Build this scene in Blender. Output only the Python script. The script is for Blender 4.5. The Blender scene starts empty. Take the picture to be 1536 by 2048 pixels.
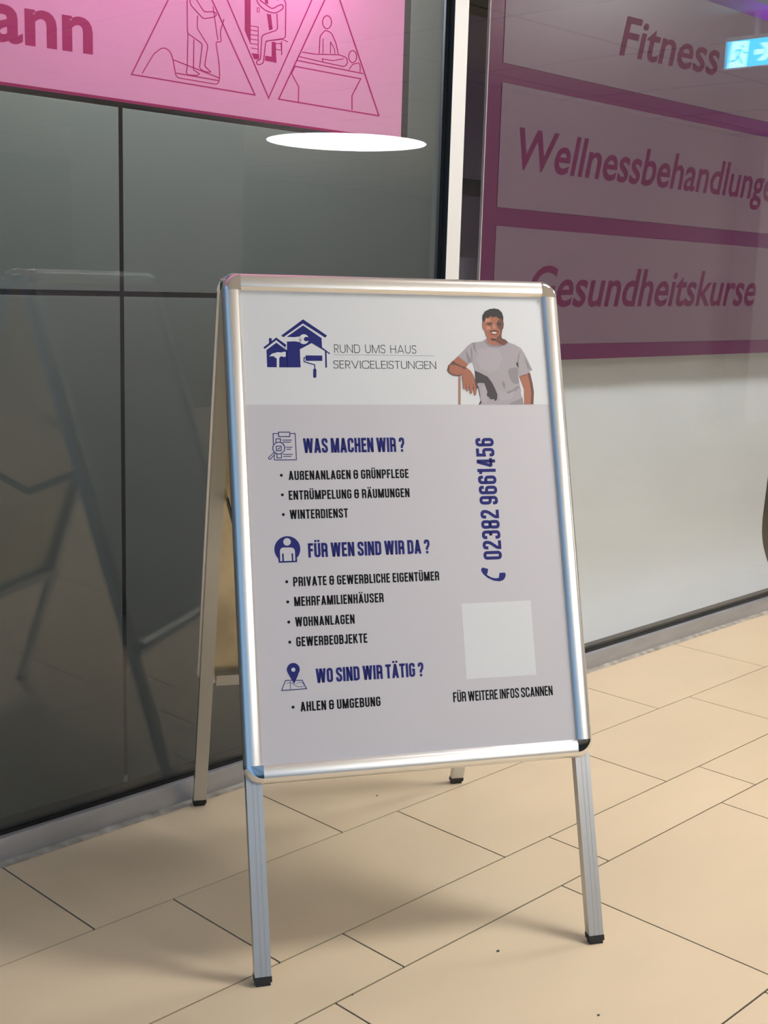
import bpy, bmesh, math, random
from mathutils import Vector, Matrix
random.seed(7)
S = bpy.context.scene
COL = S.collection

# ------------------------------------------------------------------ camera
F_PX = 2533.47
CAM = Vector((0.0, -2.12826, 1.14201))
RT = Vector((0.70245748, -0.71115104, 0.02859524)).normalized()
FW = Vector((0.7037846, 0.6880739, -0.17675279)).normalized()
UP = RT.cross(FW).normalized()
cd = bpy.data.cameras.new('camera'); cam = bpy.data.objects.new('camera', cd); COL.objects.link(cam)
cam.matrix_world = Matrix(((RT.x, UP.x, -FW.x, CAM.x), (RT.y, UP.y, -FW.y, CAM.y), (RT.z, UP.z, -FW.z, CAM.z), (0, 0, 0, 1)))
cd.sensor_fit = 'VERTICAL'; cd.sensor_height = 24; cd.lens = F_PX / 2048 * 24; cd.clip_start = 0.02
S.camera = cam

# ------------------------------------------------------------------ world, exposure, lamps
S.view_settings.view_transform = 'Standard'; S.view_settings.look = 'None'
S.view_settings.gamma = 1; S.view_settings.use_curve_mapping = False
S.view_settings.exposure = 0.45
CEIL = 2.52
SKY = 0.85
# x, y, radius, strength
LAMPS = [(8.88, -7.13, .78, 14), (2.20, -4.60, .60, 11), (2.60, -1.50, .28, 42), (0.9, -6.3, .60, 13), (4.8, -1.30, .28, 42), (12.5, -1.9, .60, 14)]
w = bpy.data.worlds.new('world'); S.world = w; w.use_nodes = True
w.node_tree.nodes['Background'].inputs[0].default_value = (0.27, 0.50, 0.80, 1)
w.node_tree.nodes['Background'].inputs[1].default_value = SKY

def lamp(name, kind, loc, energy, color, size=0.1, rot=None):
    l = bpy.data.lights.new(name, kind); l.energy = energy; l.color = color
    if kind == 'POINT': l.shadow_soft_size = size
    o = bpy.data.objects.new(name, l); o.location = loc; COL.objects.link(o)
    return o
lamp('sign_backlight', 'POINT', (1.90, 0.20, 1.92), 13, (1.0, 0.90, 0.95), 0.06)
lamp('shop_light', 'POINT', (1.35, 0.50, 2.10), 50, (1.0, 0.99, 0.97), 0.10)
lamp('violet_backlight', 'POINT', (4.05, 0.24, 2.12), 20, (0.62, 0.35, 1.0), 0.06)

# ------------------------------------------------------------------ helpers
def px_ray(x, y): return (RT * (x - 768) - UP * (y - 1024) + FW * F_PX)
def at(x, y, py):
    """point of the plane Y = py seen at a photograph pixel"""
    d = px_ray(x, y); return CAM + d * ((py - CAM.y) / d.y)
def refl(x, y, py, yg=0.04):
    d = px_ray(x, y); g = CAM + d * ((yg - CAM.y) / d.y); e = Vector((d.x, -d.y, d.z))
    return g + e * ((py - g.y) / e.y)

def lin(r, g=None, b=None):
    if g is None: r, g, b = r
    f = lambda c: ((c / 255 + .055) / 1.055) ** 2.4 if c > 10 else c / 255 / 12.92
    return (f(r), f(g), f(b), 1)

def mat(name, color, rough=0.5, metal=0.0, spec=0.5, noise=None, bump=None, emit=None, aniso=None, trans=None):
    m = bpy.data.materials.new(name); m.use_nodes = True
    nt = m.node_tree; b = nt.nodes['Principled BSDF']
    b.inputs['Base Color'].default_value = color if len(color) == 4 else (*color, 1)
    b.inputs['Roughness'].default_value = rough; b.inputs['Metallic'].default_value = metal
    b.inputs['Specular IOR Level'].default_value = spec
    if noise:   # (scale xyz, amount)
        tc = nt.nodes.new('ShaderNodeTexCoord'); mp = nt.nodes.new('ShaderNodeMapping')
        mp.inputs['Scale'].default_value = noise[0]
        nz = nt.nodes.new('ShaderNodeTexNoise'); nz.inputs['Scale'].default_value = 1; nz.inputs['Detail'].default_value = 5
        mr = nt.nodes.new('ShaderNodeMapRange'); mr.inputs['From Min'].default_value = .25; mr.inputs['From Max'].default_value = .75
        mr.inputs['To Min'].default_value = 1 - noise[1]; mr.inputs['To Max'].default_value = 1 + noise[1]
        mx = nt.nodes.new('ShaderNodeVectorMath'); mx.operation = 'SCALE'
        mx.inputs[0].default_value = b.inputs['Base Color'].default_value[:3]
        nt.links.new(tc.outputs['Object'], mp.inputs[0]); nt.links.new(mp.outputs[0], nz.inputs['Vector'])
        nt.links.new(nz.outputs['Fac'], mr.inputs['Value']); nt.links.new(mr.outputs[0], mx.inputs['Scale'])
        nt.links.new(mx.outputs[0], b.inputs['Base Color'])
        if bump:
            bp = nt.nodes.new('ShaderNodeBump'); bp.inputs['Strength'].default_value = bump; bp.inputs['Distance'].default_value = .002
            nt.links.new(nz.outputs['Fac'], bp.inputs['Height']); nt.links.new(bp.outputs[0], b.inputs['Normal'])
    if emit:
        b.inputs['Emission Color'].default_value = (*emit[0][:3], 1); b.inputs['Emission Strength'].default_value = emit[1]
    if trans:   # thin translucent sheet
        tr = nt.nodes.new('ShaderNodeBsdfTranslucent'); tr.inputs[0].default_value = (*trans[0][:3], 1)
        ms = nt.nodes.new('ShaderNodeMixShader'); ms.inputs[0].default_value = trans[1]
        out = nt.nodes['Material Output']
        nt.links.new(b.outputs[0], ms.inputs[1]); nt.links.new(tr.outputs[0], ms.inputs[2]); nt.links.new(ms.outputs[0], out.inputs[0])
    return m

def glass_mat(name, tint=(1, 1, 1), ior=1.5):
    m = bpy.data.materials.new(name); m.use_nodes = True; nt = m.node_tree; nt.nodes.clear()
    o = nt.nodes.new('ShaderNodeOutputMaterial'); mx = nt.nodes.new('ShaderNodeMixShader')
    t = nt.nodes.new('ShaderNodeBsdfTransparent'); t.inputs[0].default_value = (*tint, 1)
    g = nt.nodes.new('ShaderNodeBsdfGlossy'); g.inputs['Roughness'].default_value = 0.0
    f = nt.nodes.new('ShaderNodeFresnel'); f.inputs['IOR'].default_value = ior
    ge = nt.nodes.new('ShaderNodeNewGeometry'); mr = nt.nodes.new('ShaderNodeMapRange')
    mr.inputs['To Min'].default_value = ior; mr.inputs['To Max'].default_value = 1 / ior
    nt.links.new(ge.outputs['Backfacing'], mr.inputs['Value']); nt.links.new(mr.outputs[0], f.inputs['IOR'])
    nt.links.new(f.outputs[0], mx.inputs[0]); nt.links.new(t.outputs[0], mx.inputs[1]); nt.links.new(g.outputs[0], mx.inputs[2])
    nt.links.new(mx.outputs[0], o.inputs[0]); return m

class MB:
    def __init__(s): s.v = []; s.f = []; s.mi = []; s.m = []
    def midx(s, m):
        if m not in s.m: s.m.append(m)
        return s.m.index(m)
    def face(s, pts, m=None):
        n = len(s.v); s.v += [tuple(p) for p in pts]; s.f.append(tuple(range(n, n + len(pts)))); s.mi.append(s.midx(m) if m else 0)
    def mesh(s, vs, fs, m=None):
        n = len(s.v); s.v += [tuple(p) for p in vs]; k = s.midx(m) if m else 0
        for f in fs: s.f.append(tuple(i + n for i in f)); s.mi.append(k)
    def hexa(s, a, b, m=None):
        """a: 4 points, b: 4 matching points"""
        s.mesh(list(a) + list(b), [(3, 2, 1, 0), (4, 5, 6, 7), (0, 1, 5, 4), (1, 2, 6, 5), (2, 3, 7, 6), (3, 0, 4, 7)], m)
    def box(s, x0, x1, y0, y1, z0, z1, m=None, fn=None):
        c = [(x0, y0, z0), (x1, y0, z0), (x1, y1, z0), (x0, y1, z0), (x0, y0, z1), (x1, y0, z1), (x1, y1, z1), (x0, y1, z1)]
        if fn: c = [fn(*q) for q in c]
        s.hexa(c[:4], c[4:], m)
    def prism(s, ring0, ring1, m=None, caps=True):
        n = len(ring0); fs = [(i, (i + 1) % n, (i + 1) % n + n, i + n) for i in range(n)]
        if caps: fs += [tuple(range(n))[::-1], tuple(range(n, 2 * n))]
        s.mesh(list(ring0) + list(ring1), fs, m)
    def build(s, name, m=None, parent=None, label=None, smooth=False, kind=None, fix=True):
        me = bpy.data.meshes.new(name)
        off = Vector(parent['_o']) if parent is not None else Vector((0, 0, 0))
        if parent is None and s.v:
            xs = [p[0] for p in s.v]; ys = [p[1] for p in s.v]; zs = [p[2] for p in s.v]
            off = Vector(((min(xs) + max(xs)) / 2, (min(ys) + max(ys)) / 2, min(zs)))
        me.from_pydata([tuple(Vector(p) - off) for p in s.v], [], s.f)
        for mm in (s.m or [m]): me.materials.append(mm)
        if s.m: me.polygons.foreach_set('material_index', s.mi)
        if fix:
            bm = bmesh.new(); bm.from_mesh(me); bmesh.ops.recalc_face_normals(bm, faces=bm.faces); bm.to_mesh(me); bm.free()
        if smooth:
            me.polygons.foreach_set('use_smooth', [True] * len(me.polygons)); me.set_sharp_from_angle(angle=math.radians(28))
        me.update()
        o = bpy.data.objects.new(name, me); COL.objects.link(o)
        if parent is not None: o.parent = parent
        else: o.location = off
        o['_o'] = tuple(off) if parent is None else parent['_o']
        if label: o['label'] = label
        if kind: o['kind'] = kind
        return o

def thing(name, label, cat, loc, group=None, kind=None):
    o = bpy.data.objects.new(name, None); COL.objects.link(o); o.location = loc; o.empty_display_size = .1
    if label: o['label'] = label; o['category'] = cat
    if group: o['group'] = group
    if kind: o['kind'] = kind
    o['_o'] = tuple(loc)
    return o

# ------------------------------------------------------------------ materials
M_TILE = mat('beige_tile', lin(214, 194, 163), .42, noise=((2.2, 5, 5), .045), spec=.45)
nt = M_TILE.node_tree
_at = nt.nodes.new('ShaderNodeAttribute'); _at.attribute_name = 'tile_tone'
_b = nt.nodes['Principled BSDF']; _src = _b.inputs['Base Color'].links[0].from_socket
_mul = nt.nodes.new('ShaderNodeVectorMath'); _mul.operation = 'SCALE'
nt.links.new(_src, _mul.inputs[0]); nt.links.new(_at.outputs['Fac'], _mul.inputs['Scale']); nt.links.new(_mul.outputs[0], _b.inputs['Base Color'])
M_GROUT = mat('dark_grout', lin(40, 38, 37), .9)
M_CEIL = mat('ceiling_panel', (.72, .71, .68), .8)
M_CEILGAP = mat('ceiling_joint', (.42, .42, .41), .8)
M_WALLW = mat('pale_wall', (.62, .66, .67), .7)
M_WALLD = mat('dark_far_wall', (.05, .07, .075), .7)
M_COLUMN = mat('grey_column', (.38, .38, .37), .7)
M_ALU = mat('anodised_aluminium', (.84, .83, .81), .30, .95)
M_ALUB = mat('brushed_leg_aluminium', (.59, .60, .605), .38, 1.0)
M_SILL = mat('sill_aluminium', (.43, .44, .47), .45, .7, noise=((6, 6, 30), .10))
M_MULL = mat('mullion_aluminium', (.74, .74, .73), .5, .3)
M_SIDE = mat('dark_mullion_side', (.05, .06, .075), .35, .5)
M_RUB = mat('black_rubber', (.012, .012, .013), .5)
M_GLASS = glass_mat('shop_glass', (.955, .965, .97))
M_FILM = mat('frosted_grey_film', (.082, .086, .082), .75, noise=((3, 3, 1.5), .06), trans=((.60, .64, .62), .50))
M_PINK = mat('pink_film', lin(218, 170, 194), .6, noise=((30, 30, 30), .02), trans=((.95, .50, .80), .34))
M_MAG = mat('magenta_film', lin(188, 22, 124), .5, trans=((.75, .02, .35), .40))
M_SPANEL = mat('mauve_panel', lin(108, 86, 100), .35, spec=.35, noise=((2, 2, 2), .03))
M_SBAND = mat('plum_band', lin(100, 32, 76), .30, spec=.35, trans=((.55, .12, .75), .22))
M_SLET = mat('plum_lettering', lin(90, 8, 62), .5, spec=.15)
M_SLOT = mat('rail_slot', (.02, .02, .02), .6)
M_SEDGE = mat('acrylic_edge', (.62, .56, .56), .3)
M_SHEET = mat('white_sheet', (.68, .71, .72), .6, noise=((2, 2, 9), .03))
M_INTD = mat('dark_interior', (.008, .008, .008), .9)
M_INTG = mat('grey_interior', (.16, .16, .15), .8)
M_CHROME = mat('chrome', (.82, .82, .84), .06, 1.0)
M_STEEL = mat('galvanised_steel', (.62, .56, .42), .28, 1.0, noise=((14, 14, 9), .22), bump=.4)
M_PAPER = mat('poster_white', lin(220, 221, 221), .42, spec=.4)
M_PGREY = mat('poster_grey', lin(204, 200, 203), .42, spec=.4)
M_BLUE = mat('print_blue', lin(28, 34, 112), .5, spec=.3)
M_BLACK = mat('print_black', lin(10, 10, 12), .5, spec=.2)
M_LAMPRIM = mat('lamp_rim', (.85, .85, .85), .4)
M_DARKBAR = mat('dark_steel_bar', (.10, .12, .12), .4, .8)
M_DIRT = mat('dirty_sealant', (.36, .33, .28), .9, noise=((25, 25, 25), .5))
M_BLACKP = mat('black_plastic', (.008, .008, .009), .25)

# ------------------------------------------------------------------ floor (tiles laid parallel to the shop front)
def build_floor():
    v = []; f = []; tone = []
    rows = []
    ys = [0.0, -.3213, -.6278, -.7811, -1.2417]
    first = {0: (1.1445, .607), 1: (1.3136, .6035), 2: (1.4599, .6024), 3: (1.9021, .604)}
    for i in range(4): rows.append((ys[i], ys[i + 1], *first[i]))
    y = ys[-1]; k = 0; rnd = random.Random(3)
    while y > -6.2:
        h = (.307, .1535, .4602)[k % 3]; rows.append((y, y - h, 1.1 + rnd.random() * .6, .604)); y -= h; k += 1
    rows.append((y, -14.0, 0, 30.))      # beyond: plain
    g = .0018
    for (ya, yb, x0, p) in rows:
        n0 = int(math.floor((-4.2 - x0) / p)); n1 = int(math.ceil((20 - x0) / p))
        for n in range(n0, n1):
            xa = max(x0 + n * p, -4.4); xb = min(x0 + (n + 1) * p, 20.4)
            if xb <= xa: continue
            xa += g; xb -= g; a = ya - g if ya < 0 else .05; b = yb + g
            i = len(v); t = 1 + rnd.uniform(-.02, .02)
            v += [(xa, b, 0), (xb, b, 0), (xb, a, 0), (xa, a, 0), (xa, b, -.002), (xb, b, -.002), (xb, a, -.002), (xa, a, -.002)]
            f += [(i, i + 1, i + 2, i + 3), (i, i + 4, i + 5, i + 1), (i + 1, i + 5, i + 6, i + 2), (i + 2, i + 6, i + 7, i + 3), (i + 3, i + 7, i + 4, i)]
            tone += [t] * 5
    i = len(v); v += [(-4.4, -14, -.002), (20.4, -14, -.002), (20.4, .05, -.002), (-4.4, .05, -.002), (-4.4, -14, -.06), (20.4, -14, -.06), (20.4, .05, -.06), (-4.4, .05, -.06)]
    nb = len(f); f += [(i, i + 1, i + 2, i + 3), (i + 7, i + 6, i + 5, i + 4), (i, i + 4, i + 5, i + 1), (i + 2, i + 6, i + 7, i + 3)]
    tone += [1] * 4
    me = bpy.data.meshes.new('floor'); me.from_pydata(v, [], f)
    me.materials.append(M_TILE); me.materials.append(M_GROUT)
    for k2 in range(nb, len(f)): me.polygons[k2].material_index = 1
    a = me.attributes.new('tile_tone', 'FLOAT', 'FACE'); a.data.foreach_set('value', tone)
    o = bpy.data.objects.new('floor', me); COL.objects.link(o); o['kind'] = 'structure'
build_floor()

# ceiling with panel joints
SKX = -.10
b = MB(); b.box(SKX, 20.4, -14, .5, CEIL + .01, CEIL + .08, M_CEIL)
for k in range(16):
    x = .35 + k * 1.25
    b.box(x, x + .012, -14, .5, CEIL + .006, CEIL + .0101, M_CEILGAP)
for k in range(12):
    y = .3 - k * 1.25
    b.box(SKX, 20.4, y, y + .012, CEIL + .006, CEIL + .0101, M_CEILGAP)
b.build('ceiling', kind='structure')

def sbox(name, args, m, kind='structure'):
    b = MB(); b.box(*args); return b.build(name, m, kind=kind)
sbox('wall_far', (-4.4, 20.4, -14.1, -11.6, 0, CEIL), M_WALLD)
sbox('wall_opposite', (6.75, 20.4, -8.0 + 4.0, -3.74, 0, CEIL), M_WALLW)
pr = refl(1500, 700, -3.5)
sbox('wall_pilaster', (pr.x, pr.x + 1.3, -3.74, -3.5, 0, CEIL), M_WALLW)
sbox('wall_right', (20.3, 20.4, -14, .5, 0, CEIL), M_WALLW)
c0 = refl(250, 700, -7.0).x; c1 = refl(485, 700, -7.0).x
sbox('wall_column', (min(c0, c1), max(c0, c1), -7.8, -7.0, 0, CEIL), M_COLUMN)
# glazed entrance at the left end: posts, transom, panes, daylight comes in
b = MB()
for y in (-14, -11.3, -8.6, -5.9, -3.2, -1.6, -.06): b.box(-4.46, -4.40, y, y + .06, 0, CEIL)
b.box(-4.46, -4.40, -14, .0, 2.2, 2.26); b.box(-4.46, -4.40, -14, 0, 0, .08)
b.build('door_1', M_SIDE, kind='structure')
b = MB()
for y in (-14, -11.3, -8.6, -5.9, -3.2, -.4): b.box(-4.46, SKX, y, y + .07, CEIL, CEIL + .12)
for x in (-4.46, -2.3, SKX - .06): b.box(x, x + .06, -14, .0, CEIL, CEIL + .12)
b.build('trim_8', M_WALLW, kind='structure')
b = MB(); b.box(-4.46, SKX, -14, 0, CEIL + .07, CEIL + .078); b.build('window_4', M_GLASS, kind='structure')
b = MB(); b.box(-4.44, -4.432, -14, 0, .08, CEIL); b.build('window_3', M_GLASS, kind='structure')

# ------------------------------------------------------------------ shop front
FY = .02          # front plane of the aluminium
GY = .040         # glass front
ML, MR = at(896.8, 400, FY).x, at(923.5, 400, FY).x       # mullion left/right
SZ = .052         # sill height
b = MB()
ring = lambda x: [(x, FY, .002), (x, FY, SZ - .004), (x, FY + .001, SZ - .001), (x, FY + .003, SZ), (x, FY + .022, SZ), (x, FY + .06, SZ), (x, FY + .06, .002)]
b.prism(ring(-4.4), ring(20.3)); b.build('trim_1', M_SILL, kind='structure', smooth=True)
b = MB(); b.box(-4.4, 20.3, GY - .006, GY, SZ, SZ + .007); b.build('trim_4', M_BLACKP, kind='structure')
b = MB(); b.box(-4.3, ML - .001, GY + .0065, GY + .040, SZ, SZ + .027); b.box(MR + .013, 9, GY + .0065, GY + .030, SZ, SZ + .014); b.build('trim_9', mat('inner_bead', (.055, .06, .06), .6), kind='structure')
# sealant strip at the foot of the sill
b = MB(); rn = random.Random(5); x = -4.4; prev = None
while x < 9:
    wv = .001 + .003 * rn.random(); cur = [(x, wv, .0005), (x, .006 + wv * .5, .002), (x, FY + .002, .005), (x, FY + .002, .0)]
    if prev: b.prism(prev, cur, caps=False)
    prev = cur; x += .04 + rn.random() * .05
b.build('trim_5', M_DIRT, kind='structure')

# mullion
b = MB(); b.box(ML, MR, FY, FY + .0005, SZ, CEIL, M_MULL); b.box(ML + .0004, MR, FY + .0005, FY + .08, SZ, CEIL, M_MULL)
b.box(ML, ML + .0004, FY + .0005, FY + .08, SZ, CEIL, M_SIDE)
b.build('trim_2', kind='structure')
b = MB(); b.box(ML - .011, ML - .0005, GY - .004, GY, SZ + .007, CEIL); b.build('trim_6', M_BLACKP, kind='structure')
b = MB(); b.box(MR + .0, MR + .012, GY - .004, GY - .001, SZ + .007, CEIL); b.build('trim_7', M_MULL, kind='structure')
# head above the glass
sbox('wall_front', (-4.4, 20.3, FY, .12, CEIL - .12, CEIL), M_WALLW)

# panes
w1 = thing('window_1', None, None, (0, GY, SZ), kind='structure')
b = MB(); b.box(-4.3, ML - .0006, GY, GY + .006, SZ + .001, CEIL - .12); b.build('glass_pane', M_GLASS, w1)
w2 = thing('window_2', None, None, (4, GY, SZ), kind='structure')
b = MB(); b.box(MR + .0006, 9.0, GY, GY + .006, SZ + .001, CEIL - .12); b.build('glass_pane', M_GLASS, w2)

# grey films on the inside of the left pane, with open gaps between the sheets
TY = GY + .008
gx0 = (at(238, 400, TY).x + at(252, 1100, TY).x) / 2 - .0050; gx1 = gx0 + .0100
gz0, gz1 = at(237, 593.2, TY).z, at(237, 582.2, TY).z
uz = at(640, 270, TY).z                     # underside of the upper open gap
pz = at(640, 262, TY).z + .001              # lower edge of the pink film
g2 = at(813, 140, TY).x; g2b = g2 + .0105
FR = ML - .010
film = MB()
for (x0, x1, z0, z1) in ((-4.2, gx0, SZ + .026, gz0), (gx1, FR, SZ + .026, gz0), (-4.2, gx0, gz1, uz - .001), (gx1, FR, gz1, uz - .001), (g2b, FR, uz - .001, CEIL - .13)):
    film.box(x0, x1, TY, TY + .0006, z0, z1)
film.build('frosted_film', M_FILM, w1, label='matt grey window film in separate sheets')

# shop interiors
b = MB(); b.box(-4.3, ML + .02, 1.6, 1.7, 0, CEIL); b.build('wall_interior_left', M_INTD, kind='structure')
b = MB(); b.box(ML + .005, ML + .03, .1, 1.6, 0, CEIL); b.build('wall_interior_partition', M_INTD, kind='structure')
b = MB(); b.box(ML + .02, 9.0, 2.4, 2.5, 0, CEIL); b.box(ML + .02, 9, 2.38, 2.4, 1.62, 1.70, M_INTD)
b.m = [M_INTG, M_INTD]; b.mi = [0] * 6 + [1] * 6
b.build('wall_interior_right', kind='structure')
b = MB(); b.box(-4.3, 9.0, .05, 2.5, -.06, -.002); b.build('floor_interior', M_INTD, kind='structure')
b = MB(); b.box(-4.3, 9.0, .5, 2.5, CEIL + .01, CEIL + .05); b.build('ceiling_interior', M_INTD, kind='structure')
b = MB(); b.box(9.0, 9.1, .1, 2.5, 0, CEIL); b.box(-4.4, -4.3, .1, 1.7, 0, CEIL); b.build('wall_interior_end', M_INTD, kind='structure')
b = MB(); b.box(9.0, 20.3, FY + .02, FY + .1, SZ, CEIL - .12); b.build('wall_front_plain', M_WALLW, kind='structure')

# ------------------------------------------------------------------ stroke helpers
def fillet(pts, rad, closed=False, seg=6):
    """round the corners of a polyline; rad is a number or a list"""
    n = len(pts); out = []
    for i, p in enumerate(pts):
        r = rad[i] if isinstance(rad, (list, tuple)) else rad
        if (not closed and (i == 0 or i == n - 1)) or r <= 0: out.append(tuple(p)); continue
        a = Vector(pts[(i - 1) % n]) - Vector(p); c = Vector(pts[(i + 1) % n]) - Vector(p)
        la, lc = a.length, c.length; r2 = min(r, la * .499, lc * .499)
        A = Vector(p) + a / la * r2; Bq = Vector(p) + c / lc * r2; P = Vector(p)
        for k in range(seg + 1):
            t = k / seg; q = A * (1 - t) ** 2 + P * (2 * t * (1 - t)) + Bq * t ** 2; out.append((q.x, q.y))
    return out
def ribbon(pts, wd, closed=False):
    """quads of constant width along a 2-D polyline"""
    P = [Vector(p) for p in pts]; Q = [P[0]]
    for p in P[1:]:
        if (p - Q[-1]).length > 1e-7: Q.append(p)
    if closed and (Q[0] - Q[-1]).length < 1e-7: Q.pop()
    n = len(Q); L = []; R = []
    for i in range(n):
        if closed or 0 < i < n - 1:
            a = (Q[i] - Q[i - 1]).normalized(); c = (Q[(i + 1) % n] - Q[i]).normalized()
            t = (a + c); t = t.normalized() if t.length > 1e-6 else c
            k = 1 / max(.45, t.dot(c))
        else:
            t = (Q[1] - Q[0]).normalized() if i == 0 else (Q[-1] - Q[-2]).normalized(); k = 1
        nn = Vector((-t.y, t.x)) * wd / 2 * k; L.append(Q[i] + nn); R.append(Q[i] - nn)
    qs = []
    for i in range(n if closed else n - 1):
        j = (i + 1) % n; qs.append([L[i], R[i], R[j], L[j]])
    return qs
def circ(cx, cy, r, n=28, a0=0, a1=360, ry=None):
    ry = ry or r
    return [(cx + r * math.cos(math.radians(a0 + (a1 - a0) * k / n)), cy + ry * math.sin(math.radians(a0 + (a1 - a0) * k / n))) for k in range(n + (a1 - a0 < 360))]

def glyph(ch, w, thin=False):
    """condensed grotesque capitals: polygons in cap-height units and the outer width"""
    h = w / 2; rd = .16
    W = {'E': .38, 'F': .37, 'L': .36, 'T': .42, 'J': .34, 'I': w, 'M': .62, 'W': .72, 'N': .47, 'A': .50, 'V': .50, 'K': .49, '1': .27, '4': .48, ' ': .11, '&': .50, '?': .42}
    if thin:
        W = {'E': .52, 'L': .50, 'T': .62, 'I': w, 'M': .95, 'N': .74, 'A': .86, 'V': .86, 'S': .56, 'R': .56, 'U': .70, 'D': .74, 'H': .72, 'C': .82, 'G': .88, ' ': .34}; rd = .33
    a = W.get(ch, .45); l, r, bt, t, m = h, a - h, h, 1 - h, a / 2
    out = []; S_ = lambda p, rad=0, cl=False: out.extend(ribbon(fillet(p, rad, cl), w, cl))
    def para(x0, y0, x1, y1, hw=None):
        q = (hw or w * 1.04) / 2; out.append([Vector((x0 - q, y0)), Vector((x0 + q, y0)), Vector((x1 + q, y1)), Vector((x1 - q, y1))])
    base = {'Ü': 'U', 'Ä': 'A'}.get(ch)
    if base:
        o2, a2 = glyph(base, w, thin); 
        for cx in (a2 * .27, a2 * .73): out.append([Vector((cx - h * .9, 1.07)), Vector((cx + h * .9, 1.07)), Vector((cx + h * .9, 1.07 + w * .85)), Vector((cx - h * .9, 1.07 + w * .85))])
        return o2 + out, a2
    if ch in 'O0': S_([(l, bt), (l, t), (r, t), (r, bt)], rd, True)
    elif ch == 'C': S_([(r, .66), (r, t), (l, t), (l, bt), (r, bt), (r, .34)], rd)
    elif ch == 'G': S_([(r, .70), (r, t), (l, t), (l, bt), (r, bt), (r, .50), (m, .50)], [0, rd, rd, rd, rd, 0, 0])
    elif ch == 'U': S_([(l, 1), (l, bt), (r, bt), (r, 1)], rd)
    elif ch == 'D': S_([(l, bt), (l, t), (r, t), (r, bt)], [0, 0, rd, rd], True)
    elif ch == 'B':
        S_([(l, .51), (l, t), (r - .015, t), (r - .015, .51)], [0, 0, rd * .8, rd * .8], True); S_([(l, bt), (l, .51), (r, .51), (r, bt)], [0, 0, rd * .8, rd * .8], True)
    elif ch in 'PR':
        S_([(l, 0), (l, t), (r, t), (r, .46), (l, .46)], [0, 0, rd, rd, 0])
        if ch == 'R':
            if thin: para(m * .9, .46, r, 0)
            else: S_([(m, .46), (r, .46), (r, 0)], [0, .13, 0])
    elif ch == 'S':
        if thin: S_([(r, .80), (r, t), (l, t), (l, .56), (r, .47), (r, bt), (l, bt), (l, .22)], [0, .22, .22, .22, .22, .25, .25, 0])
        else: S_([(r, .68), (r, t), (l, t), (l, .60), (r, .40), (r, bt), (l, bt), (l, .32)], [0, rd, rd, .16, .16, rd, rd, 0])
    elif ch in 'EFLHI':
        S_([(l, 0), (l, 1)])
        if ch in 'EF': S_([(l, t), (a, t)]); S_([(l, .52), (a * .92, .52)])
        if ch in 'EL': S_([(l, bt), (a, bt)])
        if ch == 'H': S_([(r, 0), (r, 1)]); S_([(l, .52), (r, .52)])
    elif ch == 'T': S_([(0, t), (a, t)]); S_([(m, 0), (m, t)])
    elif ch == 'J': S_([(r, 1), (r, bt), (l, bt), (l, .26)], rd * .8)
    elif ch == 'K': S_([(l, 0), (l, 1)]); para(l + h * .6, .38, r - .01, 1); para(r, 0, a * .42, .62)
    elif ch == 'M': S_([(l, 0), (l, 1)]); S_([(r, 0), (r, 1)]); para(l + h * .3, 1, m, 0, w * 1.0); para(r - h * .3, 1, m, 0, w * 1.0)
    elif ch == 'N': S_([(l, 0), (l, 1)]); S_([(r, 0), (r, 1)]); para(l, 1, r, 0)
    elif ch == 'V': para(h, 1, m, 0); para(a - h, 1, m, 0)
    elif ch == 'W': para(h, 1, a * .28, 0); para(a * .5, 1, a * .28, 0); para(a * .5, 1, a * .72, 0); para(a - h, 1, a * .72, 0)
    elif ch == 'A': para(h, 0, m, 1); para(a - h, 0, m, 1); S_([(a * .24, .26), (a * .76, .26)])
    elif ch == '&': S_([(r - .03, .70), (r - .03, t), (l, t), (l, .53), (a, .53)], [0, rd, rd, .1, 0]); S_([(m, .53), (l, .53), (l, bt), (r - .03, bt), (r - .03, .66)], [0, .12, rd, rd, 0])
    elif ch == '?':
        S_([(l, .70), (l, t), (r, t), (r, .56), (m, .42), (m, .26)], [0, rd, rd, .12, .1, 0]); out.append([Vector((m - h, 0)), Vector((m + h, 0)), Vector((m + h, w)), Vector((m - h, w))])
    elif ch == 'ẞ': S_([(l, 0), (l, t), (r, t), (r, .62), (m, .55), (r, .46), (r, bt), (m * .9, bt)], [0, rd, rd * .6, .08, .06, .12, rd, 0])
    elif ch == '1': S_([(a - h, 0), (a - h, 1)]); S_([(0, .83), (a - h, .83)])
    elif ch == '2': S_([(l, .70), (l, t), (r, t), (r, .62), (l, .22), (l, bt), (a, bt)], [0, rd, rd, .2, .15, 0, 0])
    elif ch == '3': S_([(l, .72), (l, t), (r, t), (r, .52), (m * .8, .52)], [0, rd, rd, .12, 0]); S_([(m * .8, .52), (r, .52), (r, bt), (l, bt), (l, .28)], [0, .12, rd, rd, 0])
    elif ch == '4': para(a * .62, 1, h, .24); S_([(h * .6, .24), (a, .24)]); S_([(a * .68, 0), (a * .68, 1)])
    elif ch == '5': S_([(a - .02, t), (l, t), (l, .56), (r, .60), (r, bt), (l, bt), (l, .28)], [0, 0, 0, rd, rd, rd, 0])
    elif ch == '6': S_([(r, .72), (r, t), (l, t), (l, bt), (r, bt), (r, .58), (l, .58)], [0, rd, rd, rd, rd, rd, 0])
    elif ch == '9': S_([(l, .28), (l, bt), (r, bt), (r, t), (l, t), (l, .42), (r, .42)], [0, rd, rd, rd, rd, rd, 0])
    elif ch == '8': S_([(l, bt), (l, .52), (r, .52), (r, bt)], rd * .8, True); S_([(l, .52), (l, t), (r, t), (r, .52)], rd * .8, True)
    return out, a
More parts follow.
